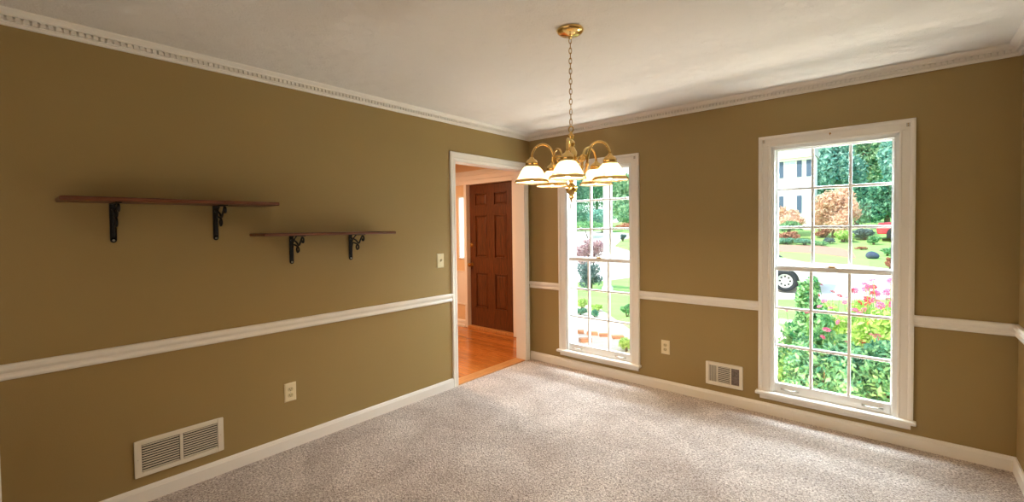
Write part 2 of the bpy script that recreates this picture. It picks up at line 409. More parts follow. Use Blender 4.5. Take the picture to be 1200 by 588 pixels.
# cased opening to the hall
def casing_profile(wd): return [(0, 0), (wd, 0), (wd, .012), (wd*.86, .018), (wd*.78, .014), (wd*.3, .011), (wd*.2, .015), (0, .009)]
m = MB()
cw = .052
m.prism([(o, z) for o, z in casing_profile(cw)], (0, DO0, 0), (0, DO0, DOZ+cw+.018), (0, -1, 0), (1, 0, 0))
m.prism([(o, z) for o, z in casing_profile(.05)], (0, DO1, 0), (0, DO1, DOZ+cw+.018), (0, 1, 0), (1, 0, 0))
m.prism([(o, z) for o, z in casing_profile(cw+.018)], (0, DO0-cw, DOZ), (0, DO1+.05, DOZ), (0, 0, 1), (1, 0, 0))
st(m.build('trim_7', TRIM), 'white casing around the doorway to the hall', 'door casing')
m = MB(); jt = .012
m.box((-.125, DO0-.001, 0), (.006, DO0+jt, DOZ)); m.box((-.125, DO1-jt, 0), (.006, DO1+.001, DOZ)); m.box((-.125, DO0, DOZ-jt), (.006, DO1, DOZ+.001))
st(m.build('trim_8', TRIM), 'white jamb lining inside the hall doorway', 'door jamb')
m = MB(); m.box((-.135, DO0+jt, -.004), (-.005, DO1-jt, .006)); st(m.build('trim_9', OAKT, bevel=.003), 'pale oak threshold strip where carpet meets the hall floor', 'threshold')
m = MB(); m.prism([(o, z) for o, z in casing_profile(.085)], (0, -3.852, 0), (0, -3.852, H-.07), (0, 1, 0), (1, 0, 0))
st(m.build('trim_10', TRIM), 'white casing edge at the lower left corner', 'door casing')

# ------------------------------------------------------------------ windows
def window(n, c, lab):
    root = st(empty('window_%d' % n, (c, 0, WZ0)), lab, 'window')
    o = (c, 0, WZ0)
    def B(mb, name, mt, par, bev=.0015): return mb.build(name, mt, par, bevel=bev)
    L = lambda x, y, z: (x, y, z-WZ0)    # local (x rel centre)
    hw = WHW
    # casing
    m = MB(); ci = hw-.006; ow = .435
    prof = [(0, 0), (.0, .010), (.010, .013), (.014, .010), (.05, .013), (.056, .019), (.067, .022), (ow-ci, .020), (ow-ci, 0)]
    zt, zb = 2.068, WZ0
    m.prism(prof, L(-ci, 0, zb), L(-ci, 0, zt-.0005), (-1, 0, 0), (0, -1, 0))
    m.prism(prof, L(ci, 0, zb), L(ci, 0, zt-.0005), (1, 0, 0), (0, -1, 0))
    m.prism([(o_*(zt-WZ1+.006)/(ow-ci), z_) for o_, z_ in prof], L(-ow+.0005, 0, WZ1-.006), L(ow-.0005, 0, WZ1-.006), (0, 0, 1), (0, -1, 0))
    B(m, 'casing', TRIM, root, 0)
    # jamb box
    m = MB(); t = .02
    m.box(L(-hw, -.004, WZ0-.02), L(-hw+t, WT+.02, WZ1)); m.box(L(hw-t, -.004, WZ0-.02), L(hw, WT+.02, WZ1)); m.box(L(-hw, -.004, WZ1-t), L(hw, WT+.02, WZ1))
    for sx_ in (-1, 1):
        x0 = sx_*(hw-t); x1 = sx_*(hw-t-.010)
        m.box(L(x0, .0, WZ0), L(x1, .014, WZ1-t)); m.box(L(x0, .054, WZ0), L(x1, .060, WZ1-t)); m.box(L(x0, .100, WZ0), L(x1, .112, WZ1-t))
    m.box(L(-hw+t, 0, WZ1-t-.012), L(hw-t, .014, WZ1-t))
    B(m, 'jamb', SASH, root)
    # stool and apron
    m = MB(); m.box(L(-.45, -.052, WZ0-.022), L(.45, -.0005, WZ0)); m.box(L(-hw, -.01, WZ0-.022), L(hw, WT+.05, WZ0-.002)); B(m, 'sill', TRIM, root, .005)
    m = MB(); m.prism([(0, 0), (.014, 0), (.02, .008), (.02, .03), (.012, .038), (.0, .038)], L(-.424, 0, WZ0-.06), L(.424, 0, WZ0-.06), (0, -1, 0)); B(m, 'apron', TRIM, root, 0)
    def sash(name, y0, y1, z0, z1, gz0, gz1, gx):
        mm = MB(); xo = hw-t-.003
        mm.box(L(-xo, y0, z0), L(-gx, y1, z1)); mm.box(L(gx, y0, z0), L(xo, y1, z1))
        mm.box(L(-gx, y0, z0), L(gx, y1, gz0)); mm.box(L(-gx, y0, gz1), L(gx, y1, z1))
        for k in (1, 2):
            x = -gx+2*gx*k/3; mm.box(L(x-.009, y0+.004, gz0), L(x+.009, y1-.004, gz1))
            z = gz0+(gz1-gz0)*k/3; mm.box(L(-gx, y0+.005, z-.009), L(gx, y1-.005, z+.009))
        s_ = B(mm, name, SASH, root, .003)
        g = MB(); yc = (y0+y1)/2; g.box(L(-gx-.004, yc-.0015, gz0-.004), L(gx+.004, yc+.0015, gz1+.004)); g.build('pane', PANE, s_)
        return s_
    up = sash('upper_sash', .062, .096, 1.082, WZ1-t-.002, 1.116, 1.958, .322)
    lo = sash('lower_sash', .016, .050, WZ0+.001, 1.112, .243, 1.080, .326)
    for k, sx_ in enumerate((-1, 1)):
        h = MB(); x = sx_*.235+.0; z = WZ0+.030
        h.tube([L(x-.045, .014, z), L(x-.035, .002, z-.001), L(x, -.003, z-.002), L(x+.035, .002, z-.001), L(x+.045, .014, z)], .005, 8)
        h.build('sash_lift', STEEL, lo)
        for e in (-1, 1):
            q = MB(); q.box(L(x+e*.045-.013, .008, z-.009), L(x+e*.045+.013, .0165, z+.009)); q.build('lift_mount', STEEL, lo, bevel=.003)
    h = MB(); h.box(L(-.03, .02, 1.112), L(.03, .05, 1.118)); h.lathe([(.011, 1.118-WZ0), (.011, 1.126-WZ0), (0, 1.126-WZ0)], (0, .036, 0), 14); h.box(L(-.006, .004, 1.119), L(.034, .03, 1.125))
    h.build('sash_lock', BRASSD, lo, bevel=.0015)
    return root
window(1, WINC[0], 'tall white double hung window behind the chandelier')
window(2, WINC[1], 'tall white double hung window nearest the right corner')
# leftover blind hardware on the casings
def bracket_clip(p, lab, grp):
    r = thing('blind_bracket', p, lab, 'bracket', grp)
    m = MB(); m.box((-.009, -.004, -.012), (.009, 0, .012)); m.build('plate', STEEL, r, bevel=.001)
    for z in (-.006, .006):
        s_ = MB(); s_.lathe([(.003, 0), (.003, .003), (0, .004)], (0, 0, 0), 8)
        q = MB(); q.add([(v[0], -.004-v[2], v[1]+z) for v in s_.v], s_.f, True); q.build('screw', BRASSD, r)
    return r
CF = -.0222
bracket_clip((WINC[1]-.40, CF, 2.03), 'tiny metal blind bracket at the top left corner of the right window casing', 'old blind brackets')
bracket_clip((WINC[1]+.398, CF, 2.03), 'tiny metal blind bracket at the top right corner of the right window casing', 'old blind brackets')
bracket_clip((WINC[0]+.40, CF, 2.03), 'tiny metal blind bracket at the top right corner of the window behind the chandelier', 'old blind brackets')
r = thing('curtain_hook', (WINC[1]+.0, -.0135, 2.035), 'small dark cord hook at the middle of the right window head casing', 'hook')
m = MB(); m.lathe([(.006, 0), (.006, .002), (0, .002)], (0, 0, 0), 10, axis='y'); q = MB(); q.add([(a, -b, c) for a, b, c in m.v], m.f); q.build('backplate', BRASSD, r)
m = MB(); m.tube([(0, -.002, 0), (0, -.012, -.002), (0, -.016, -.008), (0, -.010, -.012)], .0018, 6); m.build('hook', BRASSD, r)

# ------------------------------------------------------------------ front door and sidelight in the hall
dx0, dx1, dz1 = -1.668, -.775, 2.03
hw_ = panel_wall('y', HY, HY+.03, [HX, -1.815, -1.690, dx0+.025, dx1, -.12], [-.1, .006, .975, 1.872, dz1+.02, H],
                 [(dx0+.025, dx1, .006, dz1+.02), (-1.815, -1.690, .975, 1.872)])
st(hw_.build('wall_entry', HALLW), 'cream entrance wall around the dark wooden front door', 'wall')
d = st(empty('door_1', (dx0, .68, .03)), 'dark stained six panel wooden front door in the hall', 'door')
dw, dh = dx1-dx0+.03, dz1-.03
pc = [(.134, .364), (.50, .729)]; pz = [(.267, .762), (.975, 1.571), (1.697, 1.876)]
m = MB()
xs = [0, pc[0][0], pc[0][1], pc[1][0], pc[1][1], dw]; zs = [0]+[a for p in pz for a in p]+[dh]
for i in range(5):
    for j in range(7):
        hole = i in (1, 3) and j in (1, 3, 5)
        m.box((xs[i], .012 if hole else 0, zs[j]), (xs[i+1], .04, zs[j+1]))
m.build('slab', DOORW, d)
for (a, b) in pc:
    for (z0, z1) in pz:
        q = MB(); e, f = .022, .042
        vs = [(a+e, .012, z0+e), (b-e, .012, z0+e), (b-e, .012, z1-e), (a+e, .012, z1-e), (a+f, .003, z0+f), (b-f, .003, z0+f), (b-f, .003, z1-f), (a+f, .003, z1-f)]
        q.add(vs, [(4, 5, 6, 7), (0, 1, 5, 4), (1, 2, 6, 5), (2, 3, 7, 6), (3, 0, 4, 7)])
        for (x0, z0_, x1, z1_) in ((a, z0, b, z0+.012), (a, z1-.012, b, z1), (a, z0, a+.012, z1), (b-.012, z0, b, z1)): q.box((x0, -.004, z0_), (x1, .012, z1_))
        q.build('raised_panel', DOORW, d)
kx = .058
q = MB(); q.add([(v[0]+kx, -v[1], v[2]+.868) for v in MB().lathe([(.028, 0), (.028, .004), (.012, .010), (.011, .03), (.026, .042), (.028, .055), (.018, .066), (0, .068)], (0, 0, 0), 20, axis='y').v], MB().lathe([(.028, 0), (.028, .004), (.012, .010), (.011, .03), (.026, .042), (.028, .055), (.018, .066), (0, .068)], (0, 0, 0), 20, axis='y').f, True)
q.build('knob', BRASSD, d)
lt = MB().lathe([(.03, 0), (.03, .008), (.022, .014), (.012, .016), (.012, .02), (0, .02)], (0, 0, 0), 20, axis='y')
q = MB(); q.add([(v[0]+kx, -v[1], v[2]+1.145) for v in lt.v], lt.f, True); q.build('deadbolt', BRASSD, d)
# door frame trim, header, sidelight
m = MB()
m.box((-1.690, HY-.012, 0), (-1.640, HY+.12, dz1+.02)); m.box((dx1-.0, HY-.018, 0), (dx1+.07, HY+.12, dz1+.02))
m.box((HX+.6, HY-.018, dz1+.0), (-.13, HY+.12, dz1+.06)); m.box((HX+.6, HY-.03, dz1+.06), (-.13, HY-.0005, dz1+.12)); m.box((HX+.6, HY-.045, dz1+.12), (-.13, HY-.0005, dz1+.145)); m.box((HX+.6, HY-.02, dz1+.145), (-.13, HY-.0005, dz1+.19))
st(m.build('trim_11', TRIM, bevel=.003), 'white frame and stepped header around the front door', 'door casing')
m = MB(); m.box((dx0+.028, HY-.01, -.004), (dx1, HY+.14, .03)); st(m.build('trim_12', OAKT, bevel=.003), 'wooden sill under the front door', 'threshold')
wn = st(empty('window_3', (-1.7525, HY, .975)), 'narrow bright sidelight left of the front door', 'window')
m = MB()
for (a, b, c, e) in ((-.0625, -.055, 0, .897), (.055, .0625, 0, .897), (-.0625, .0625, 0, .014), (-.0625, .0625, .883, .897)): m.box((a, -.006, c), (b, .03, e))
m.build('frame', TRIM, wn, bevel=.002)
m = MB(); m.box((-.056, .010, .008), (.056, .014, .892)); m.build('pane', FROST, wn)
m = MB()
for (a, b, z0, z1) in ((-1.86, -1.845, .33, .79), (-1.675, -1.66, .33, .79), (-1.86, -1.66, .318, .333), (-1.86, -1.66, .787, .802)): m.box((a, HY-.008, z0), (b, HY-.0005, z1))
m.box((-1.845, HY-.004, .333), (-1.675, HY-.0005, .787))
st(m.build('trim_13', TRIM, bevel=.002), 'white raised panel below the sidelight', 'panel')
m = MB(); m.prism([(0, 0), (.02, 0), (.02, .03), (.012, .04), (.012, .085), (.006, .1), (0, .1)], (HX, HY, 0), (-1.691, HY, 0), (0, -1, 0))
st(m.build('baseboard_hall', TRIM), 'white baseboard left of the front door', 'baseboard')

# ------------------------------------------------------------------ chandelier
CX, CY = 1.746, -1.848
ch = thing('chandelier', (CX, CY, H), 'polished brass five arm chandelier with glowing frosted bell shades hanging from the ceiling', 'chandelier')
Z = lambda z: z-H
m = MB(); m.lathe([(0, Z(2.405)), (.064, Z(2.405)), (.067, Z(2.401)), (.065, Z(2.393)), (.056, Z(2.384)), (.040, Z(2.377)), (.014, Z(2.373)), (.009, Z(2.370)), (.008, Z(2.360)), (0, Z(2.360))], seg=40)
m.build('canopy', BRASS, ch)
def oval(c, ax, l, wd):
    pts = []
    for k in range(16):
        a = 2*math.pi*k/16; pts.append((c[0]+ax[0]*wd*math.cos(a), c[1]+ax[1]*wd*math.cos(a), c[2]+l*math.sin(a)))
    return pts
DZ = .012; zc = 2.350; i = 0
while zc > 1.925:
    a = math.radians(35+90*(i % 2)); q = MB(); q.tube(oval((0, 0, Z(zc)), (math.cos(a), math.sin(a)), .0155, .0066), .0019, 6, closed=True)
    q.build('chain_link', BRASSD, ch); zc -= .0252; i += 1
m = MB(); m.tube(oval((0, 0, Z(1.910)), (math.cos(.2), math.sin(.2)), .014, .012), .0035, 8, closed=True); m.build('top_loop', BRASS, ch)
m = MB()
prof = [(0, 1.912), (.008, 1.910), (.007, 1.902), (.014, 1.895), (.016, 1.885), (.010, 1.874), (.008, 1.868), (.015, 1.862), (.020, 1.854), (.020, 1.842), (.015, 1.836), (.018, 1.828), (.030, 1.805), (.033, 1.775), (.028, 1.745), (.018, 1.728), (.016, 1.715),
        (.030, 1.705), (.034, 1.693), (.030, 1.682), (.014, 1.674), (.011, 1.655), (.015, 1.645), (.028, 1.636), (.030, 1.622), (.024, 1.606), (.014, 1.596), (.010, 1.590), (.014, 1.584), (.012, 1.576), (.004, 1.568), (.003, 1.560), (0, 1.556)]
m.lathe([(r_, Z(z_-DZ)) for r_, z_ in prof], seg=36); m.build('column', BRASS, ch)
RA = .200; ZD = lambda z: Z(z-DZ)
def bez(ps, n=10):
    out = []
    P4 = [Vector(p) for p in ps]
    Q = [P4[0]]+P4+[P4[-1]]
    for i in range(1, len(Q)-2):
        for k in range(n):
            t = k/n; a, b, c, d_ = Q[i-1:i+3]
            out.append(.5*((2*b)+(c-a)*t+(2*a-5*b+4*c-d_)*t*t+(3*b-a-3*c+d_)*t**3))
    out.append(P4[-1]); return out
DIRC = math.atan2(CAM.y-CY, CAM.x-CX)
for k in range(5):
    # angle measured from the direction to the viewer
    a = DIRC+math.radians(-5+72*k)
    ca, sa = math.cos(a), math.sin(a)
    P3 = lambda r_, z_: (r_*ca, r_*sa, ZD(z_))
    arm = MB()
    arm.tube(bez([P3(.028, 1.692), P3(.052, 1.690), P3(.074, 1.706), P3(.084, 1.745), P3(.090, 1.790), P3(.108, 1.830), P3(.143, 1.846), P3(.178, 1.832), P3(RA-.003, 1.800), P3(RA, 1.776)], 6), .0064, 10)
    ao = arm.build('arm', BRASS, ch)
    s_ = MB(); pts = []
    for j in range(26):
        th = j/25*2*math.pi*1.35; rr = .022*(1-j/32)
        pts.append(P3(.062+rr*math.cos(th), 1.770+rr*math.sin(th)))
    s_.tube([P3(.084, 1.735)]+pts, .0042, 8); s_.build('scroll', BRASS, ao)
    s_ = MB(); s_.sphere(P3(.085, 1.742), .0095, 12, 8); s_.build('bead', BRASS, ao)
    cp = MB(); cp.lathe([(0, ZD(1.784)), (.009, ZD(1.782)), (.012, ZD(1.774)), (.024, ZD(1.766)), (.031, ZD(1.755)), (.033, ZD(1.745)), (.030, ZD(1.742)), (.034, ZD(1.738)), (.034, ZD(1.731)), (.028, ZD(1.730)), (0, ZD(1.745))], (RA*ca, RA*sa, 0), 28)
    cpo = cp.build('socket_cap', BRASS, ch)
    sg = MB()
    op = [(.029, 1.739), (.039, 1.731), (.052, 1.715), (.063, 1.695), (.072, 1.676), (.080, 1.663), (.0855, 1.655)]
    ip = [(r_-.0022, z_-.0012) for r_, z_ in op][::-1]
    sg.lathe([(r_, ZD(z_)) for r_, z_ in op+ip], (RA*ca, RA*sa, 0), 96, rib=.012, nrib=24, close=True)
    so = sg.build('lamp_shade', SHADE, ch)
    rb = MB(); rb.lathe([(.0785, ZD(1.6680)), (.0810, ZD(1.6680)), (.0885, ZD(1.6570)), (.0880, ZD(1.6535)), (.0840, ZD(1.6545))], (RA*ca, RA*sa, 0), 48, close=True)
    rb.build('rim_band', BRASS, so)
    bl = MB(); bl.lathe([(0, ZD(1.660)), (.010, ZD(1.663)), (.019, ZD(1.672)), (.022, ZD(1.684)), (.018, ZD(1.698)), (.012, ZD(1.710)), (.011, ZD(1.730)), (0, ZD(1.731))], (RA*ca, RA*sa, 0), 16)
    bl.build('bulb', BULB, ch)

# ------------------------------------------------------------------ wall shelves
def scroll_bracket(par, y, z, L, Ht):
    """iron scroll bracket, arm length L out from the wall, leg height Ht, top at local z"""
    b = MB()
    b.prism([(0, 0), (.005, 0), (.005, -Ht), (0, -Ht)], (.0005, y-.013, z), (.0005, y+.013, z), (1, 0, 0))
    b.lathe([(.013, 0), (.013, .005), (0, .005)], (.0005, y, z-Ht), 16, axis='x')
    b.prism([(0, 0), (L, 0), (L, -.005), (0, -.005)], (.0005, y-.012, z), (.0005, y+.012, z), (1, 0, 0))
    o = b.build('bracket', IRON, par)
    s_ = MB()
    pts = [(.006, y, z-Ht+.02), (.018, y, z-Ht*.72), (.022, y, z-Ht*.5), (.040, y, z-Ht*.35), (L*.55, y, z-Ht*.42), (L*.62, y, z-Ht*.55), (L*.50, y, z-Ht*.62), (L*.44, y, z-Ht*.5), (L*.52, y, z-Ht*.42)]
    s_.tube(bez(pts, 6), .0055, 8)
    pts = [(.006, y, z-.03), (.03, y, z-.03), (L*.42, y, z-Ht*.24), (L*.62, y, z-Ht*.36), (L*.75, y, z-Ht*.22), (L*.88, y, z-.012), (L*.99, y, z-.02), (L*.98, y, z-.04), (L*.90, y, z-.042), (L*.88, y, z-.03)]
    s_.tube(bez(pts, 6), .0055, 8)
    s_.tube(bez([(.02, y, z-Ht*.45), (.03, y, z-Ht*.25), (.055, y, z-Ht*.12), (.08, y, z-.006)], 5), .0045, 8)
    s_.build('scrollwork', IRON, o)
    for zz in (z-.03, z-Ht+.0):
        q = MB(); q.lathe([(.0055, .005), (.0055, .008), (.003, .0095), (0, .0095)], (.0005, y, zz), 10, axis='x'); q.build('screw', STEEL, o)
def shelf(loc, ylen, dep, ybr, th, L, Ht, lab):
    r = thing('wall_shelf', loc, lab, 'shelf', 'wooden shelves on the left wall')
    m = MB(); m.box((.001, 0, 0), (dep, ylen, th)); m.build('board', SHELFW, r, bevel=.007, seg=3)
    for y in ybr: scroll_bracket(r, y, 0, L, Ht)
    return r
shelf((0, -3.568, 1.566), .915, .235, (.202, .648), .020, .185, .185, 'longer dark wooden shelf, the higher of the two, on two black scroll brackets')
shelf((0, -2.745, 1.386), .895, .235, (.248, .663), .018, .185, .172, 'shorter looking dark wooden shelf, the lower one nearer the doorway, on black scroll brackets')

# ------------------------------------------------------------------ switch, outlets, vents
def plate(root, wd, ht, mt=IVORY):
    m = MB(); e = .006
    m.add([(-wd/2, 0, -ht/2), (wd/2, 0, -ht/2), (wd/2, 0, ht/2), (-wd/2, 0, ht/2), (-wd/2, -.003, -ht/2), (wd/2, -.003, -ht/2), (wd/2, -.003, ht/2), (-wd/2, -.003, ht/2),
           (-wd/2+e, -.007, -ht/2+e), (wd/2-e, -.007, -ht/2+e), (wd/2-e, -.007, ht/2-e), (-wd/2+e, -.007, ht/2-e)],
          [(3, 2, 1, 0)]+[(a, (a+1) % 4, 4+(a+1) % 4, 4+a) for a in range(4)]+[(4+a, 4+(a+1) % 4, 8+(a+1) % 4, 8+a) for a in range(4)]+[(8, 9, 10, 11)])
    return m.build('plate', mt, root)
def screw(root, x, z, y=-.007, r_=.003, mt=STEEL):
    lt = MB().lathe([(r_, 0), (r_, .0008), (r_*.6, .0015), (0, .0015)], (0, 0, 0), 10, axis='y')
    q = MB(); q.add([(v[0]+x, y-v[1], v[2]+z) for v in lt.v], lt.f, True); return q.build('screw', mt, root)
def outlet(loc, rz, lab):
    r = thing('wall_outlet', loc, lab, 'outlet', 'wall outlets', rz)
    plate(r, .074, .120)
    for s_ in (-1, 1):
        m = MB(); zc_ = s_*.0195; pts = []
        for k in range(24):
            a = 2*math.pi*k/24; pts.append((.0165*math.cos(a), max(-.0125, min(.0125, .0165*math.sin(a)))))
        m.add([(x, -.007, z+zc_) for x, z in pts]+[(x, -.0092, z+zc_) for x, z in pts], [(i, (i+1) % 24, 24+(i+1) % 24, 24+i) for i in range(24)]+[tuple(range(24, 48))])
        f = m.build('receptacle', IVORYD, r)
        q = MB(); q.box((-.0075, -.0096, zc_-.002), (-.0055, -.0091, zc_+.007)); q.box((.0055, -.0096, zc_-.001), (.0075, -.0091, zc_+.006)); q.lathe([(.0025, 0), (.0025, .0004), (0, .0004)], (0, -.0096, zc_-.0065), 10, axis='y')
        q.build('slot', SLOT, f)
    screw(r, 0, 0)
    return r
outlet((0, -2.527, .366), math.radians(90), 'ivory duplex outlet low on the left wall between the wide wall grille and the doorway')
outlet((1.483, 0, .372), 0, 'ivory duplex outlet low on the window wall between the two windows')
r = thing('light_switch', (0, -1.249, 1.142), 'ivory toggle light switch on the left wall beside the doorway', 'light switch', rz=math.radians(90))
plate(r, .076, .124)
m = MB(); m.box((-.006, -.0085, -.012), (.006, -.006, .012)); m.build('toggle_slot', IVORYD, r)
m = MB(); m.obox((0, -.014, .004), (.0035, 0, 0), (0, -.009, .005), (0, .003, .006)); m.build('toggle', IVORYD, r, bevel=.001)
screw(r, 0, .042); screw(r, 0, -.042)

r = thing('return_air_vent', (0, -3.114, .234), 'wide white metal return air grille with two louver banks low on the left wall', 'vent', rz=math.radians(90))
vw, vh = .404, .192
m = MB(); bd = .03
for (a, b, c, e) in ((-vw/2, -vw/2+bd, -vh/2, vh/2), (vw/2-bd, vw/2, -vh/2, vh/2), (-vw/2+bd, vw/2-bd, vh/2-bd*.8, vh/2), (-vw/2+bd, vw/2-bd, -vh/2, -vh/2+bd*.8), (-.008, .008, -vh/2+bd*.8, vh/2-bd*.8)): m.box((a, -.012, c), (b, -.0005, e))
m.build('frame', GRILLE, r, bevel=.003)
m = MB(); m.box((-vw/2+bd, -.0015, -vh/2+bd*.8), (vw/2-bd, -.0005, vh/2-bd*.8)); m.build('duct_back', DUCT, r)
for s_ in (-1, 1):
    m = MB(); x0, x1 = (.008, vw/2-bd) if s_ > 0 else (-vw/2+bd, -.008); nl = 11; hh = vh-bd*1.6
    for k in range(nl):
        z = -hh/2+hh*(k+.5)/nl; m.obox(((x0+x1)/2, -.0065, z), ((x1-x0)/2-.003, 0, 0), (0, .0035, -.0006), (0, .0004, .0028))
    m.build('louver_bank', GRILLEB, r)
screw(r, -vw/2+.015, 0, -.012, .004, GRILLEB); screw(r, vw/2-.015, 0, -.012, .004, GRILLEB)

r = thing('wall_register', (1.957, 0, .229), 'white three section wall register low on the wall, left of the right window', 'vent')
vw, vh = .276, .182; bd = .026
m = MB()
x1, x2 = -.048, .050
for (a, b, c, e) in ((-vw/2, -vw/2+bd, -vh/2, vh/2), (vw/2-bd, vw/2, -vh/2, vh/2), (-vw/2+bd, vw/2-bd, vh/2-bd, vh/2), (-vw/2+bd, vw/2-bd, -vh/2, -vh/2+bd), (x1-.004, x1+.004, -vh/2+bd, vh/2-bd), (x2-.004, x2+.004, -vh/2+bd, vh/2-bd)): m.box((a, -.012, c), (b, -.0005, e))
m.build('frame', GRILLE, r, bevel=.003)
m = MB(); m.box((-vw/2+bd, -.0015, -vh/2+bd), (x2, -.0005, vh/2-bd)); m.build('duct_back', DUCT, r)
m = MB(); xa, xb = -vw/2+bd, x1-.004
for k in range(6):
    x = xa+(xb-xa)*(k+.5)/6; m.obox((x, -.006, 0), (.0025, .003, 0), (.0006, -.0006, 0), (0, 0, vh/2-bd-.001))
m.build('vertical_louver_bank', GRILLEB, r)
m = MB(); xa, xb = x1+.004, x2-.004
for k in range(11):
    z = (-.5+(k+.5)/11)*(vh-2*bd); m.obox(((xa+xb)/2, -.006, z), ((xb-xa)/2, 0, 0), (0, .003, -.0005), (0, .0004, .0026))
m.build('horizontal_louver_bank', GRILLEB, r)
m = MB(); xa, xb = x2+.004, vw/2-bd
m.box((xa, -.004, -vh/2+bd), (xb, -.0008, vh/2-bd)); m.build('dusty_section', FILT, r)
screw(r, -vw/2+.012, 0, -.012, .0035, GRILLEB); screw(r, vw/2-.012, 0, -.012, .0035, GRILLEB)

# ------------------------------------------------------------------ garden: ground
def patch(name, pts, off, mt, lab, cat):
    bm = bmesh.new(); f = bm.faces.new([bm.verts.new((p[0], p[1], 0)) for p in pts])
    for y, _ in KN:
        g = bm.verts[:]+bm.edges[:]+bm.faces[:]
        bmesh.ops.bisect_plane(bm, geom=g, plane_co=(0, y, 0), plane_no=(0, 1, 0))
    for v in bm.verts: v.co.z = ground(v.co.y)+off
    r_ = bmesh.ops.extrude_face_region(bm, geom=bm.faces[:])
    for v in [g for g in r_['geom'] if isinstance(g, bmesh.types.BMVert)]: v.co.z -= .3+off
    bmesh.ops.recalc_face_normals(bm, faces=bm.faces)
    me = bpy.data.meshes.new(name); bm.to_mesh(me); bm.free(); me.materials.append(mt)
    o = bpy.data.objects.new(name, me); COL.objects.link(o); return st(o, lab, cat)
patch('lawn', [(-90, WT), (30, WT), (30, 108), (-90, 108)], 0, LAWN, 'bright green lawn sloping up from the front garden', 'lawn')
g2 = lambda L_: [on_ground(*p) for p in L_]
patch('driveway', g2([(860, 303), (1000, 310.5), (1075, 319), (1090, 350), (850, 350)]), .012, CONC, 'pale concrete driveway under the white car', 'driveway')
patch('mulch_bed', g2([(870, 293), (955, 297), (1003, 303), (1000, 296), (985, 291), (960, 288), (870, 286)]), .02, MULCH, 'reddish mulch bed under the far hedges', 'garden bed')
patch('road', g2([(630, 272), (700, 271), (775, 276), (775, 321), (630, 333)]), .012, CONC, 'pale sunlit road seen through the window behind the chandelier', 'road')
patch('grass_island', g2([(721, 289), (728, 282), (748, 278), (775, 281), (775, 299), (745, 296)]), .09, LAWN, 'green curbed island in the road', 'lawn')
patch('flower_bed', [(-2.5, WT+.01), (6, WT+.01), (6, 7.4), (.6, 7.4), (-.9, 4.2), (-2.6, 6.0), (-6, 7.5)], .02, PALEBED, 'pale stony flower bed below the windows', 'garden bed')

# ------------------------------------------------------------------ garden: plants
def leaves(blobs, n, size, seed, shell=.55):
    rnd = np.random.default_rng(seed); vs = []; wts = np.array([b[3]*b[4]*b[5] for b in blobs]) ** .8; wts = wts/wts.sum()
    idx = rnd.choice(len(blobs), n, p=wts); B_ = np.array(blobs)[idx]
    d_ = rnd.normal(size=(n, 3)); d_ /= np.linalg.norm(d_, axis=1)[:, None]
    rad = (shell+(1-shell)*rnd.random((n, 1)))*(1+.12*rnd.normal(size=(n, 1)))
    c = B_[:, :3]+d_*rad*B_[:, 3:6]
    nrm = d_+.8*rnd.normal(size=(n, 3)); nrm /= np.linalg.norm(nrm, axis=1)[:, None]
    t = np.cross(nrm, rnd.normal(size=(n, 3))); t /= np.linalg.norm(t, axis=1)[:, None]+1e-9
    q = np.cross(nrm, t); s_ = size*(.6+.8*rnd.random((n, 1)))
    V = np.stack([c-t*s_, c+q*s_*.45+nrm*s_*.12, c+t*s_, c-q*s_*.45+nrm*s_*.12], 1).reshape(-1, 3)
    m = MB(); m.v = [tuple(p) for p in V]; m.f = [(4*i, 4*i+1, 4*i+2, 4*i+3) for i in range(n)]; m.sm = [False]*n
    return m
def build_leaves(m, name, mt, par):
    me = bpy.data.meshes.new(name); me.from_pydata(m.v, [], m.f); me.materials.append(mt); me.update()
    o = bpy.data.objects.new(name, me); COL.objects.link(o); o.parent = par; return o
def cluster(c, rx, ry, rz, k, seed):
    rnd = random.Random(seed); out = [(c[0], c[1], c[2], rx*.58, ry*.58, rz*.62)]
    for i in range(k):
        a = rnd.uniform(0, 6.283); e = rnd.uniform(-.7, 1.2); q = rnd.uniform(.5, .82); s_ = rnd.uniform(.26, .46)
        out.append((c[0]+rx*q*math.cos(a)*math.cos(e), c[1]+ry*q*math.sin(a)*math.cos(e), c[2]+rz*q*math.sin(e), rx*s_, ry*s_, rz*s_))
    return out
SEED = [100]
def plant(name, base_, h, rx, crown_lo, lab, cat, mt, n, size, group=None, trunk_r=.12, k=9, stems=1):
    """base_ on the ground; crown between crown_lo and h above it"""
    SEED[0] += 1; sd = SEED[0]
    r_ = thing(name, base_, lab, cat, group)
    h = max(h, .18); crown_lo = min(crown_lo, h*.6)
    cz = (crown_lo+h)/2; rz = (h-crown_lo)/2
    build_leaves(leaves(cluster((0, 0, cz), rx, rx, rz, k, sd), int(n*(3.2 if h > 3 else 2.0)), size*(.5 if h > 3 else .68), sd), 'foliage', mt, r_)
    m = MB(); rnd = random.Random(sd)
    for s_ in range(stems):
        a = rnd.uniform(0, 6.28); q = (0 if stems == 1 else .3)*rx
        m.tube([(q*.2*math.cos(a), q*.2*math.sin(a), -.03), (q*.6*math.cos(a), q*.6*math.sin(a), cz*.6), (q*math.cos(a)+.1*rx, q*math.sin(a), cz+rz*.4)], [trunk_r, trunk_r*.75, trunk_r*.3], 8)
        for j in range(4):
            b = rnd.uniform(0, 6.28); z0 = cz*rnd.uniform(.55, 1.0)
            m.tube([(q*.6*math.cos(a), q*.6*math.sin(a), z0), (rx*.5*math.cos(b), rx*.5*math.sin(b), z0+rz*.5)], [trunk_r*.4, trunk_r*.12], 6)
    m.build('trunk' if stems == 1 else 'stem', BARK, r_)
    return r_
def gp(x, y): return (x, y, ground(y))
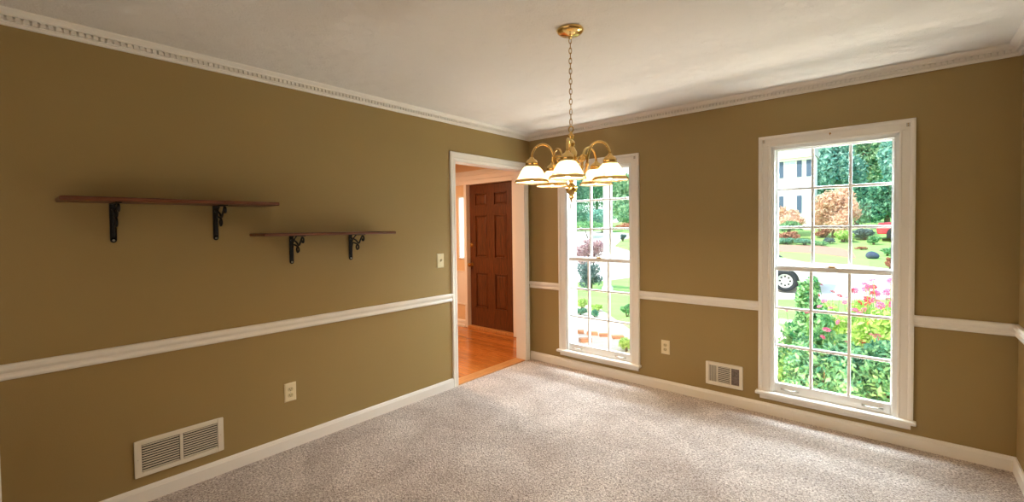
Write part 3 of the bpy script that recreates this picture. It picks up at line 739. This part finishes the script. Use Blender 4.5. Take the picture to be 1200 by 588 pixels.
def plant_px(name, px, ytop, ybot, wpx, Y, lab, cat, mt, n, size, **kw):
    """crown spans ytop..ybot in the picture at distance Y; trunk goes to the ground"""
    t = on_y(px, ytop, Y); b = on_y(px, ybot, Y); dep = (t-CAM).dot(CD); g = ground(Y)
    return plant(name, (t.x, Y, g), t.z-g, wpx*.5*dep/F_PX, max(b.z-g, .02), lab, cat, mt, n, size, **kw)
GT = 'trees beyond the far garden'
# right window: tall trees behind
plant_px('tree', 976, 148, 268, 52, 50, 'tall bluish green tree right beside the white house', 'tree', L_TREEB, 4200, .42, group=GT, trunk_r=.3, k=16)
plant_px('tree', 1017, 136, 268, 56, 56, 'tallest pale green tree at the upper right of the right window', 'tree', L_TREE, 4200, .42, group=GT, trunk_r=.3, k=16)
plant_px('tree', 1062, 150, 272, 58, 48, 'dense green tree at the right edge of the right window', 'tree', L_TREEB, 3800, .40, group=GT, trunk_r=.28, k=14)
plant_px('tree', 1004, 212, 280, 44, 42, 'dark green tree lower down behind the peach maple', 'tree', L_DEEP, 3000, .30, group=GT, trunk_r=.2, k=12)
plant_px('tree', 1040, 210, 284, 46, 40, 'deep teal tree above the red truck', 'tree', L_DEEP, 3000, .30, group=GT, trunk_r=.2, k=12)
plant_px('japanese_maple', 977, 220, 280, 52, 34, 'peach coloured maple in front of the dark trees', 'tree', L_PEACH, 2200, .22, trunk_r=.12, k=13)
plant_px('japanese_maple', 924, 240, 274, 44, 35, 'pale yellow peach small tree before the white house', 'tree', L_PEACH, 1400, .2, trunk_r=.1, k=9)
plant_px('shrub', 922, 259, 273, 34, 32.5, 'wide green shrub below the house windows', 'shrub', L_SHRUB, 900, .15, trunk_r=.05, stems=3)
GH = 'rounded hedges in the far mulch bed'
plant_px('hedge_shrub', 921, 279, 294, 22, 30.5, 'leftmost rounded green hedge shrub in the far bed', 'shrub', L_DEEP, 900, .11, group=GH, trunk_r=.04, stems=3)
plant_px('hedge_shrub', 943, 279, 296, 24, 30, 'largest rounded green hedge shrub, left of the window bar', 'shrub', L_DEEP, 1000, .11, group=GH, trunk_r=.04, stems=3)
plant_px('hedge_shrub', 962, 282, 297, 18, 29.5, 'bright green hedge shrub just right of the window bar', 'shrub', L_SHRUB, 800, .1, group=GH, trunk_r=.04, stems=3)
plant_px('hedge_shrub', 973, 278, 292, 12, 31, 'small dark shrub at the right end of the hedges', 'shrub', L_BLUE, 500, .1, group=GH, trunk_r=.04, stems=3)
plant_px('rust_shrub', 924, 270, 284, 26, 31.6, 'rust red low shrub behind the left hedge', 'shrub', L_RUST, 800, .13, trunk_r=.05, stems=3)
plant_px('rust_shrub', 966, 266, 284, 18, 34, 'brownish shrub below the peach maple', 'shrub', L_RUST, 500, .13, trunk_r=.05, stems=3)
plant_px('lime_shrub', 988, 270, 292, 24, 32, 'lime green shrub in the middle of the far bed', 'shrub', L_LIME, 800, .13, trunk_r=.05, stems=3)
plant_px('shrub', 1014, 266, 288, 26, 33, 'dark bluish shrub left of the red truck', 'shrub', L_BLUE, 900, .14, trunk_r=.05, stems=3)
plant_px('shrub', 1024, 276, 290, 14, 31, 'small green shrub beside the red truck', 'shrub', L_SHRUB, 500, .1, trunk_r=.04, stems=3)
plant_px('shrub', 1040, 290, 300, 13, 24, 'tiny green shrub on the lawn right of the boulder', 'shrub', L_SHRUB, 400, .08, trunk_r=.03, stems=3)
plant_px('rust_shrub', 1043, 302, 315, 12, 19, 'pinkish dry shrub at the lawn edge, right side', 'shrub', L_RUST, 350, .07, trunk_r=.03, stems=3)
plant_px('rust_shrub', 1010, 290, 300, 12, 27, 'brown tuft left of the boulder', 'shrub', L_RUST, 300, .08, trunk_r=.03, stems=3)
# window behind the chandelier: trees and shrubs
plant_px('tree', 664, 185, 288, 58, 44, 'dense dark green tree at the left of the window behind the chandelier', 'tree', L_TREEB, 4000, .34, group=GT, trunk_r=.28, k=14)
plant_px('tree', 699, 184, 284, 50, 55, 'middle green tree in the window behind the chandelier', 'tree', L_DEEP, 4000, .34, group=GT, trunk_r=.28, k=14)
plant_px('tree', 735, 198, 288, 50, 44, 'pale loose tree at the right of the window behind the chandelier', 'tree', L_TREE, 3600, .34, group=GT, trunk_r=.28, k=14)
plant_px('tree', 764, 185, 288, 40, 50, 'pale tree half hidden by the right edge of the window behind the chandelier', 'tree', L_TREE, 3000, .34, group=GT, trunk_r=.28, k=12)
plant_px('hedge_shrub', 676, 236, 276, 46, 39.5, 'tall green hedge shrub at the left, across the road', 'shrub', L_DEEP, 1500, .2, group='tall hedge across the road', trunk_r=.06, stems=3)
plant_px('hedge_shrub', 707, 240, 276, 38, 36.8, 'tall green hedge shrub in the middle, across the road', 'shrub', L_TREEB, 1500, .2, group='tall hedge across the road', trunk_r=.06, stems=3)
plant_px('hedge_shrub', 739, 238, 276, 44, 40.0, 'tall pale hedge shrub at the right, across the road', 'shrub', L_TREE, 1500, .2, group='tall hedge across the road', trunk_r=.06, stems=3)
plant_px('rust_shrub', 741, 259, 270, 40, 35.5, 'low brownish border shrub across the road', 'shrub', L_RUST, 500, .14, trunk_r=.05, stems=3)
plant_px('shrub', 690, 258, 270, 46, 33, 'low wide green border shrub across the road', 'shrub', L_SHRUB, 700, .14, trunk_r=.05, stems=3)
plant_px('purple_bush', 692, 278, 318, 40, 9.5, 'pinkish purple leaved bush behind the window bars', 'shrub', L_PURP, 1500, .055, trunk_r=.03, stems=4)
plant_px('shrub', 690, 306, 346, 32, 9.0, 'dark blue green shrub under the purple bush', 'shrub', L_BLUE, 1500, .05, trunk_r=.03, stems=4)
plant_px('lime_shrub', 682, 350, 372, 17, 5.6, 'small lime shrub at the left in the near bed', 'shrub', L_LIME, 500, .04, trunk_r=.015, stems=3)
plant_px('lime_shrub', 700, 356, 373, 15, 5.6, 'small lime shrub next to the first, right of the bar', 'shrub', L_LIME, 450, .04, trunk_r=.015, stems=3)
plant_px('shrub', 681, 370, 386, 17, 4.9, 'low dark green shrub in front of the lime shrubs', 'shrub', L_DEEP, 500, .035, trunk_r=.015, stems=3)
plant_px('shrub', 697, 373, 386, 10, 4.9, 'tiny dark green shrub right of the low dark one', 'shrub', L_DEEP, 300, .035, trunk_r=.015, stems=3)
plant_px('shrub', 735, 356, 370, 16, 5.5, 'round green shrub at the right of the near bed', 'shrub', L_SHRUB, 450, .04, trunk_r=.015, stems=3)
plant_px('shrub', 733, 396, 422, 26, 2.6, 'leafy pale shrub at the lower right of the window behind the chandelier', 'shrub', L_LIME, 420, .035, trunk_r=.012, stems=4)
# shrubs right under the right window
GS = 'leafy shrubs under the right window'
plant('shrub', gp(1.94, 1.12), 1.12, .33, .02, 'leafy green shrub under the left part of the right window', 'shrub', L_SHRUB, 3400, .046, group=GS, trunk_r=.02, stems=5, k=16)
plant('shrub', gp(2.47, .90), .94, .29, .02, 'leafy green shrub under the middle of the right window', 'shrub', L_DEEP, 3200, .046, group=GS, trunk_r=.02, stems=5, k=16)
plant('shrub', gp(2.99, 1.05), .98, .32, .02, 'leafy green shrub under the right part of the right window', 'shrub', L_DEEP, 3200, .046, group=GS, trunk_r=.02, stems=5, k=16)
# flowering plants behind them
def blossom_mesh():
    m = MB()
    for ring, (nn, rr, zz, ll) in enumerate(((9, .013, .0, .020), (7, .008, .008, .014), (5, .003, .013, .009))):
        for k in range(nn):
            a = 2*math.pi*(k+.5*ring)/nn; ca, sa = math.cos(a), math.sin(a); wv = ll*.42
            p = lambda r_, s_, z_: (r_*ca-s_*sa, r_*sa+s_*ca, z_)
            m.add([p(rr*.4, 0, zz), p(rr+ll*.5, -wv, zz+.005), p(rr+ll, 0, zz+.001), p(rr+ll*.5, wv, zz+.005)], [(0, 1, 2, 3)])
    return m
def flower_plant(base_, h, rx, n, lab, blooms, seed, mt=L_LIME, size=.04, group='flowering plants beyond the shrubs', bs=1.0):
    r_ = thing('flower_plant', base_, lab, 'flower plant', group); rnd = random.Random(seed)
    build_leaves(leaves(cluster((0, 0, h*.45), rx, rx, h*.42, 8, seed), n, size, seed, .2), 'foliage', mt, r_)
    m = MB(); tips = []
    for bm_, cnt in blooms:
        for _ in range(cnt):
            a = rnd.uniform(0, 6.28); q = rx*math.sqrt(rnd.random())*1.0; zt = h*rnd.uniform(.72, 1.04)
            tip = Vector((q*math.cos(a), q*math.sin(a), zt)); tips.append((bm_, tip))
            m.tube([(q*.25*math.cos(a), q*.25*math.sin(a), -.02), (q*.7*math.cos(a), q*.7*math.sin(a), zt*.5), tip], [.006, .005, .003], 5)
    m.build('stem', STEM, r_)
    cache = {}
    for bm_, tip in tips:
        if bm_.name not in cache:
            o = blossom_mesh().build('blossom', bm_, r_); cache[bm_.name] = o
        else:
            o = cache[bm_.name].copy(); COL.objects.link(o)
        o.location = tip; s_ = rnd.uniform(.8, 1.25)*bs; o.scale = (s_, s_, s_)
        o.rotation_euler = (rnd.uniform(.2, 1.1), rnd.uniform(-.6, .6), rnd.uniform(0, 6.28))
    return r_
flower_plant(gp(2.30, 2.05), 1.32, .30, 2000, 'bushy green flowering plant right of the white car', [(PINK, 4)], 31, L_SHRUB, .04)
flower_plant(gp(2.58, 3.05), 1.22, .34, 1100, 'red and pink flowering plant in the middle of the right window', [(RED, 5), (PINK, 9)], 32, bs=1.25)
flower_plant(gp(2.98, 2.75), 1.30, .36, 1100, 'tall pink flowering plant at the right of the right window', [(PINK, 18), (RED, 4)], 33, bs=1.35)
flower_plant(gp(3.00, 1.80), .98, .28, 900, 'orange and pink flowering plant low at the right of the right window', [(ORANGE, 7), (PINK, 4)], 34)
flower_plant(gp(1.72, 2.05), .86, .34, 900, 'low lime flowering plant in front of the white car', [(RED, 3), (ORANGE, 3)], 35)
flower_plant(gp(2.66, 1.62), .90, .26, 900, 'pink flowering plant just behind the middle shrub', [(PINK, 8), (RED, 2)], 36, L_SHRUB)
flower_plant(gp(2.05, 3.3), .95, .42, 1100, 'wide lime flowering plant deeper in the bed, left of the middle', [(PINK, 8)], 37)
flower_plant(gp(2.25, 4.6), 1.0, .42, 1000, 'far lime plant with red flowers at the back of the bed', [(RED, 8)], 38, bs=1.3)
flower_plant(gp(3.0, 4.7), 1.05, .45, 1000, 'far pink flowering plant at the back of the bed on the right', [(PINK, 22)], 39, bs=1.7)
plant_px('shrub', 947, 322, 400, 32, 2.85, 'tall light green leafy shrub directly right of the white car wheel', 'shrub', L_SHRUB, 1500, .05, trunk_r=.012, stems=4, k=14)
plant_px('lime_shrub', 1008, 350, 400, 30, 3.6, 'low lime shrub among the pink flowers, middle of the right window', 'shrub', L_LIME, 700, .05, trunk_r=.012, stems=4, k=10)

# bricks edging in the near bed
GB = 'bricks edging the near bed'
for i, (px, py, lb) in enumerate([(678, 392, 'leftmost reddish edging brick in the bed below the window behind the chandelier'), (694, 394, 'second reddish edging brick from the left in that bed'),
                                  (709, 396, 'third reddish edging brick from the left in that bed'), (724, 398.5, 'fourth reddish edging brick from the left in that bed'), (686, 402, 'nearer reddish brick in front of the first edging brick')]):
    p = on_ground(px, py); m = MB(); m.box((-.1, -.05, 0), (.1, .05, .075)); m.box((-.06, -.02, .073), (.06, .02, .0755)); o = m.build('edging_brick', BRICK, bevel=.006)
    o.location = (p.x, p.y, p.z+.015); o.rotation_euler = (0, 0, .5+.1*i); tag(o, lb, 'brick', GB)

# ------------------------------------------------------------------ garden: house, post, cars, boulder
YH = 40.0
pr = on_y(952.5, 240, YH); e_z = on_y(930, 183, YH).z
hx1 = pr.x; hx0 = hx1-13; gz = ground(YH)
hs = thing('house', ((hx0+hx1)/2, YH, gz), 'white two storey house with blue grey shutters across the road', 'house')
hc = (hx0+hx1)/2
m = MB(); zt = e_z-gz
m.box((hx0-hc, 0, -.6), (hx1-hc, 2.6, zt))
for k in range(int(zt/.2)):
    m.prism([(0, 0), (.02, 0), (.004, .19), (0, .19)], (hx0-hc, 0, k*.2), (hx1-hc, 0, k*.2), (0, -1, 0))
m.build('wall', SIDING, hs)
m = MB(); m.prism([(-.4, 0), (-.4, .12), (1.3, 1.5), (3.0, .12), (3.0, 0)], (hx0-hc-.1, 0, zt), (hx1-hc+.1, 0, zt), (0, 1, 0)); m.build('roof', ROOF, hs)
m = MB(); m.box((hx0-hc-.25, -.45, zt-.18), (hx1-hc+.12, 0, zt+.06)); m.box((hx0-hc-.1, -.2, zt-.4), (hx1-hc+.1, 0, zt-.18)); m.build('cornice', TRIM, hs)
for (ya, yb, rows) in ((187.5, 208, 'u'), (229.5, 250, 'l')):
    for dxw in (0, -4.2):
        wx = on_y(926, ya, YH).x-hc+dxw
        za, zb = on_y(926, yb, YH).z-gz, on_y(926, ya, YH).z-gz
        q = MB(); q.box((wx-.46, -.06, za-.05), (wx+.46, .0, zb+.05)); wo = q.build('window', TRIM, hs)
        q = MB()
        for i in range(2):
            for j in range(2): q.box((wx-.38+.39*i, -.07, za+(zb-za)*.5*j+.04), (wx-.01+.39*i, -.055, za+(zb-za)*.5*(j+1)-.02))
        q.build('pane', plain('pale_window_glass', rgb('C9D6DC'), .1) if 'pale_window_glass' not in MATS else MATS['pale_window_glass'], wo)
        for s_ in (-1, 1):
            q = MB(); q.box((wx+s_*.66-.17, -.05, za), (wx+s_*.66+.17, -.0, zb))
            for k in range(9): q.box((wx+s_*.66-.13, -.06, za+(zb-za)*(k+.2)/9), (wx+s_*.66+.13, -.05, za+(zb-za)*(k+.8)/9))
            q.build('shutter', SHUT, hs)
q = MB(); wx = hx1-hc-.28; za, zb = on_y(926, 208, YH).z-gz, on_y(926, 187.5, YH).z-gz
q.box((wx-.17, -.05, za), (wx+.17, 0, zb))
for k in range(9): q.box((wx-.13, -.06, za+(zb-za)*(k+.2)/9), (wx+.13, -.05, za+(zb-za)*(k+.8)/9))
q.build('shutter', SHUT, hs)

p = on_ground(712, 342)
pt = thing('white_post', p, 'tall white square post seen through the window behind the chandelier', 'post')
m = MB(); m.box((-.09, -.09, -.05), (.09, .09, 4.2)); m.build('shaft', SIDING, pt, bevel=.01)
m = MB(); m.box((-.13, -.13, -.05), (.13, .13, .16)); m.box((-.11, -.11, .16), (.11, .11, .20)); m.build('plinth', SIDING, pt, bevel=.01)
m = MB(); m.box((-.13, -.13, 4.18), (.13, .13, 4.3)); m.build('cap', SIDING, pt, bevel=.01)

def car(loc, rz, paint, lab, body, cab, wheels, wr=.33, wd=1.75, name='car', cat='car'):
    r_ = thing(name, loc, lab, cat, None, rz)
    m = MB(); m.prism(body, (0, -wd/2, 0), (0, wd/2, 0), (1, 0, 0)); m.build('body', paint, r_, bevel=.06, seg=3)
    m = MB(); n = len(cab); a = [(x, -wd/2+.06+(.16 if z > cab[0][1]+.1 else 0), z) for x, z in cab]; b = [(x, -y, z) for x, y, z in a]
    m.add(a+b, [(i, (i+1) % n, n+(i+1) % n, n+i) for i in range(n)]+[tuple(range(n-1, -1, -1)), tuple(range(n, 2*n))]); cb = m.build('cabin', paint, r_, bevel=.04, seg=2)
    z0 = cab[0][1]+.05; z1 = cab[1][1]-.07
    for s_ in (-1, 1):
        q = MB(); x0, x1, x2, x3 = cab[0][0], cab[1][0], cab[2][0], cab[3][0]
        f0 = (z0-cab[0][1])/(cab[1][1]-cab[0][1]); f1 = (z1-cab[0][1])/(cab[1][1]-cab[0][1])
        la = x0+(x1-x0)*f0+.12; lb_ = x0+(x1-x0)*f1+.1; ra = x3+(x2-x3)*f0-.12; rb_ = x3+(x2-x3)*f1-.1; y_ = wd/2-.025; y2 = wd/2-.2
        q.add([(la, s_*y_, z0), (ra, s_*y_, z0), (rb_, s_*y2, z1), (lb_, s_*y2, z1), (la, s_*(y_-.05), z0), (ra, s_*(y_-.05), z0), (rb_, s_*(y2-.05), z1), (lb_, s_*(y2-.05), z1)],
              [(0, 1, 2, 3), (7, 6, 5, 4), (0, 1, 5, 4), (1, 2, 6, 5), (2, 3, 7, 6), (3, 0, 4, 7)])
        q.build('side_window', DGLASS, cb)
    for x in wheels:
        for s_ in (-1, 1):
            tl = [(wr*.66, -.1), (wr*.95, -.1), (wr, -.06), (wr, .06), (wr*.95, .1), (wr*.66, .1)]
            q = MB(); q.lathe(tl, (x, s_*(wd/2-.025), wr), 28, axis='y', close=True); t_ = q.build('tyre', TYRE, r_)
            q = MB(); q.lathe([(wr*.67, -.06), (wr*.67, .085), (wr*.6, .09), (wr*.55, .05), (wr*.2, .06), (wr*.15, .075), (0, .075)], (0, 0, 0), 28, axis='y')
            q2 = MB(); q2.add([(v[0]+x, s_*v[1]+s_*(wd/2-.025), v[2]+wr) for v in q.v], q.f, True); n1 = len(q2.f)
            for k in range(8):
                a_ = 2*math.pi*k/8; q2.lathe([(wr*.085, -.01), (wr*.085, .01), (0, .01)], (x+wr*.42*math.cos(a_), s_*(wd/2-.025+.064), wr+wr*.42*math.sin(a_)), 10, axis='y')
            me = bpy.data.meshes.new('wheel_rim'); me.from_pydata(q2.v, [], q2.f); me.materials.append(ALLOY); me.materials.append(TYRE)
            for fi, pl in enumerate(me.polygons): pl.material_index = 1 if fi >= n1 else 0
            rim = bpy.data.objects.new('wheel_rim', me); COL.objects.link(rim); rim.parent = t_
            q = MB(); arch = []
            for k in range(13):
                a_ = math.pi*k/12; arch.append((x+wr*1.16*math.cos(a_), wr+wr*1.16*math.sin(a_)))
            arch += [(x-wr*1.16, .16), (x+wr*1.16, .16)]
            na = len(arch); ya_, yb_ = s_*(wd/2-.2), s_*(wd/2+.004)
            q.add([(x_, ya_, z_) for x_, z_ in arch]+[(x_, yb_, z_) for x_, z_ in arch], [(i, (i+1) % na, na+(i+1) % na, na+i) for i in range(na)]+[tuple(range(na-1, -1, -1)), tuple(range(na, 2*na))])
            q.build('wheel_arch', TYRE, r_)
    return r_
SED_B = [(-2.2, .22), (2.2, .22), (2.28, .45), (2.2, .72), (1.1, .92), (-1.7, .95), (-2.25, .85), (-2.3, .5)]
SED_C = [(1.0, .90), (.25, 1.42), (-1.0, 1.42), (-1.75, .92)]
p = on_ground(920, 343.5)
car((p.x-1.38, p.y+.9, ground(p.y+.9)+.012), 0, WPAINT, 'white car parked on the driveway, only its front wheel and hood in view', SED_B, SED_C, (1.38, -1.32))
plant_px('shrub', 730, 274, 282, 9, on_ground(731, 284).y, 'small dark shrub on the green island in the road', 'shrub', L_BLUE, 350, .1, trunk_r=.04, stems=3)
p = on_y(1043, 292, 33)
TR_B = [(-2.5, .4), (2.5, .4), (2.55, .7), (2.45, 1.1), (1.0, 1.18), (-2.5, 1.2), (-2.55, .7)]
TR_C = [(1.1, 1.15), (.6, 1.85), (-.7, 1.85), (-.85, 1.15)]
car((p.x+1.9, 33, ground(33)+.0), math.pi, RPAINT, 'red pickup truck parked at the far right beyond the lawn', TR_B, TR_C, (1.6, -1.6), wr=.4, wd=1.9, name='pickup_truck', cat='truck')
p = on_ground(1022, 303)
m = MB(); rb = random.Random(5)
m.sphere((0, 0, .14), .27, 20, 12, (1, .8, .62)); m.v = [tuple(Vector(v)*(1+.10*math.sin(v[0]*9+v[2]*7)+.06*math.sin(v[1]*13))) for v in m.v]
o = m.build('boulder', STONE); o.location = p; tag(o, 'dark blue grey boulder on the lawn, right side of the right window', 'boulder')
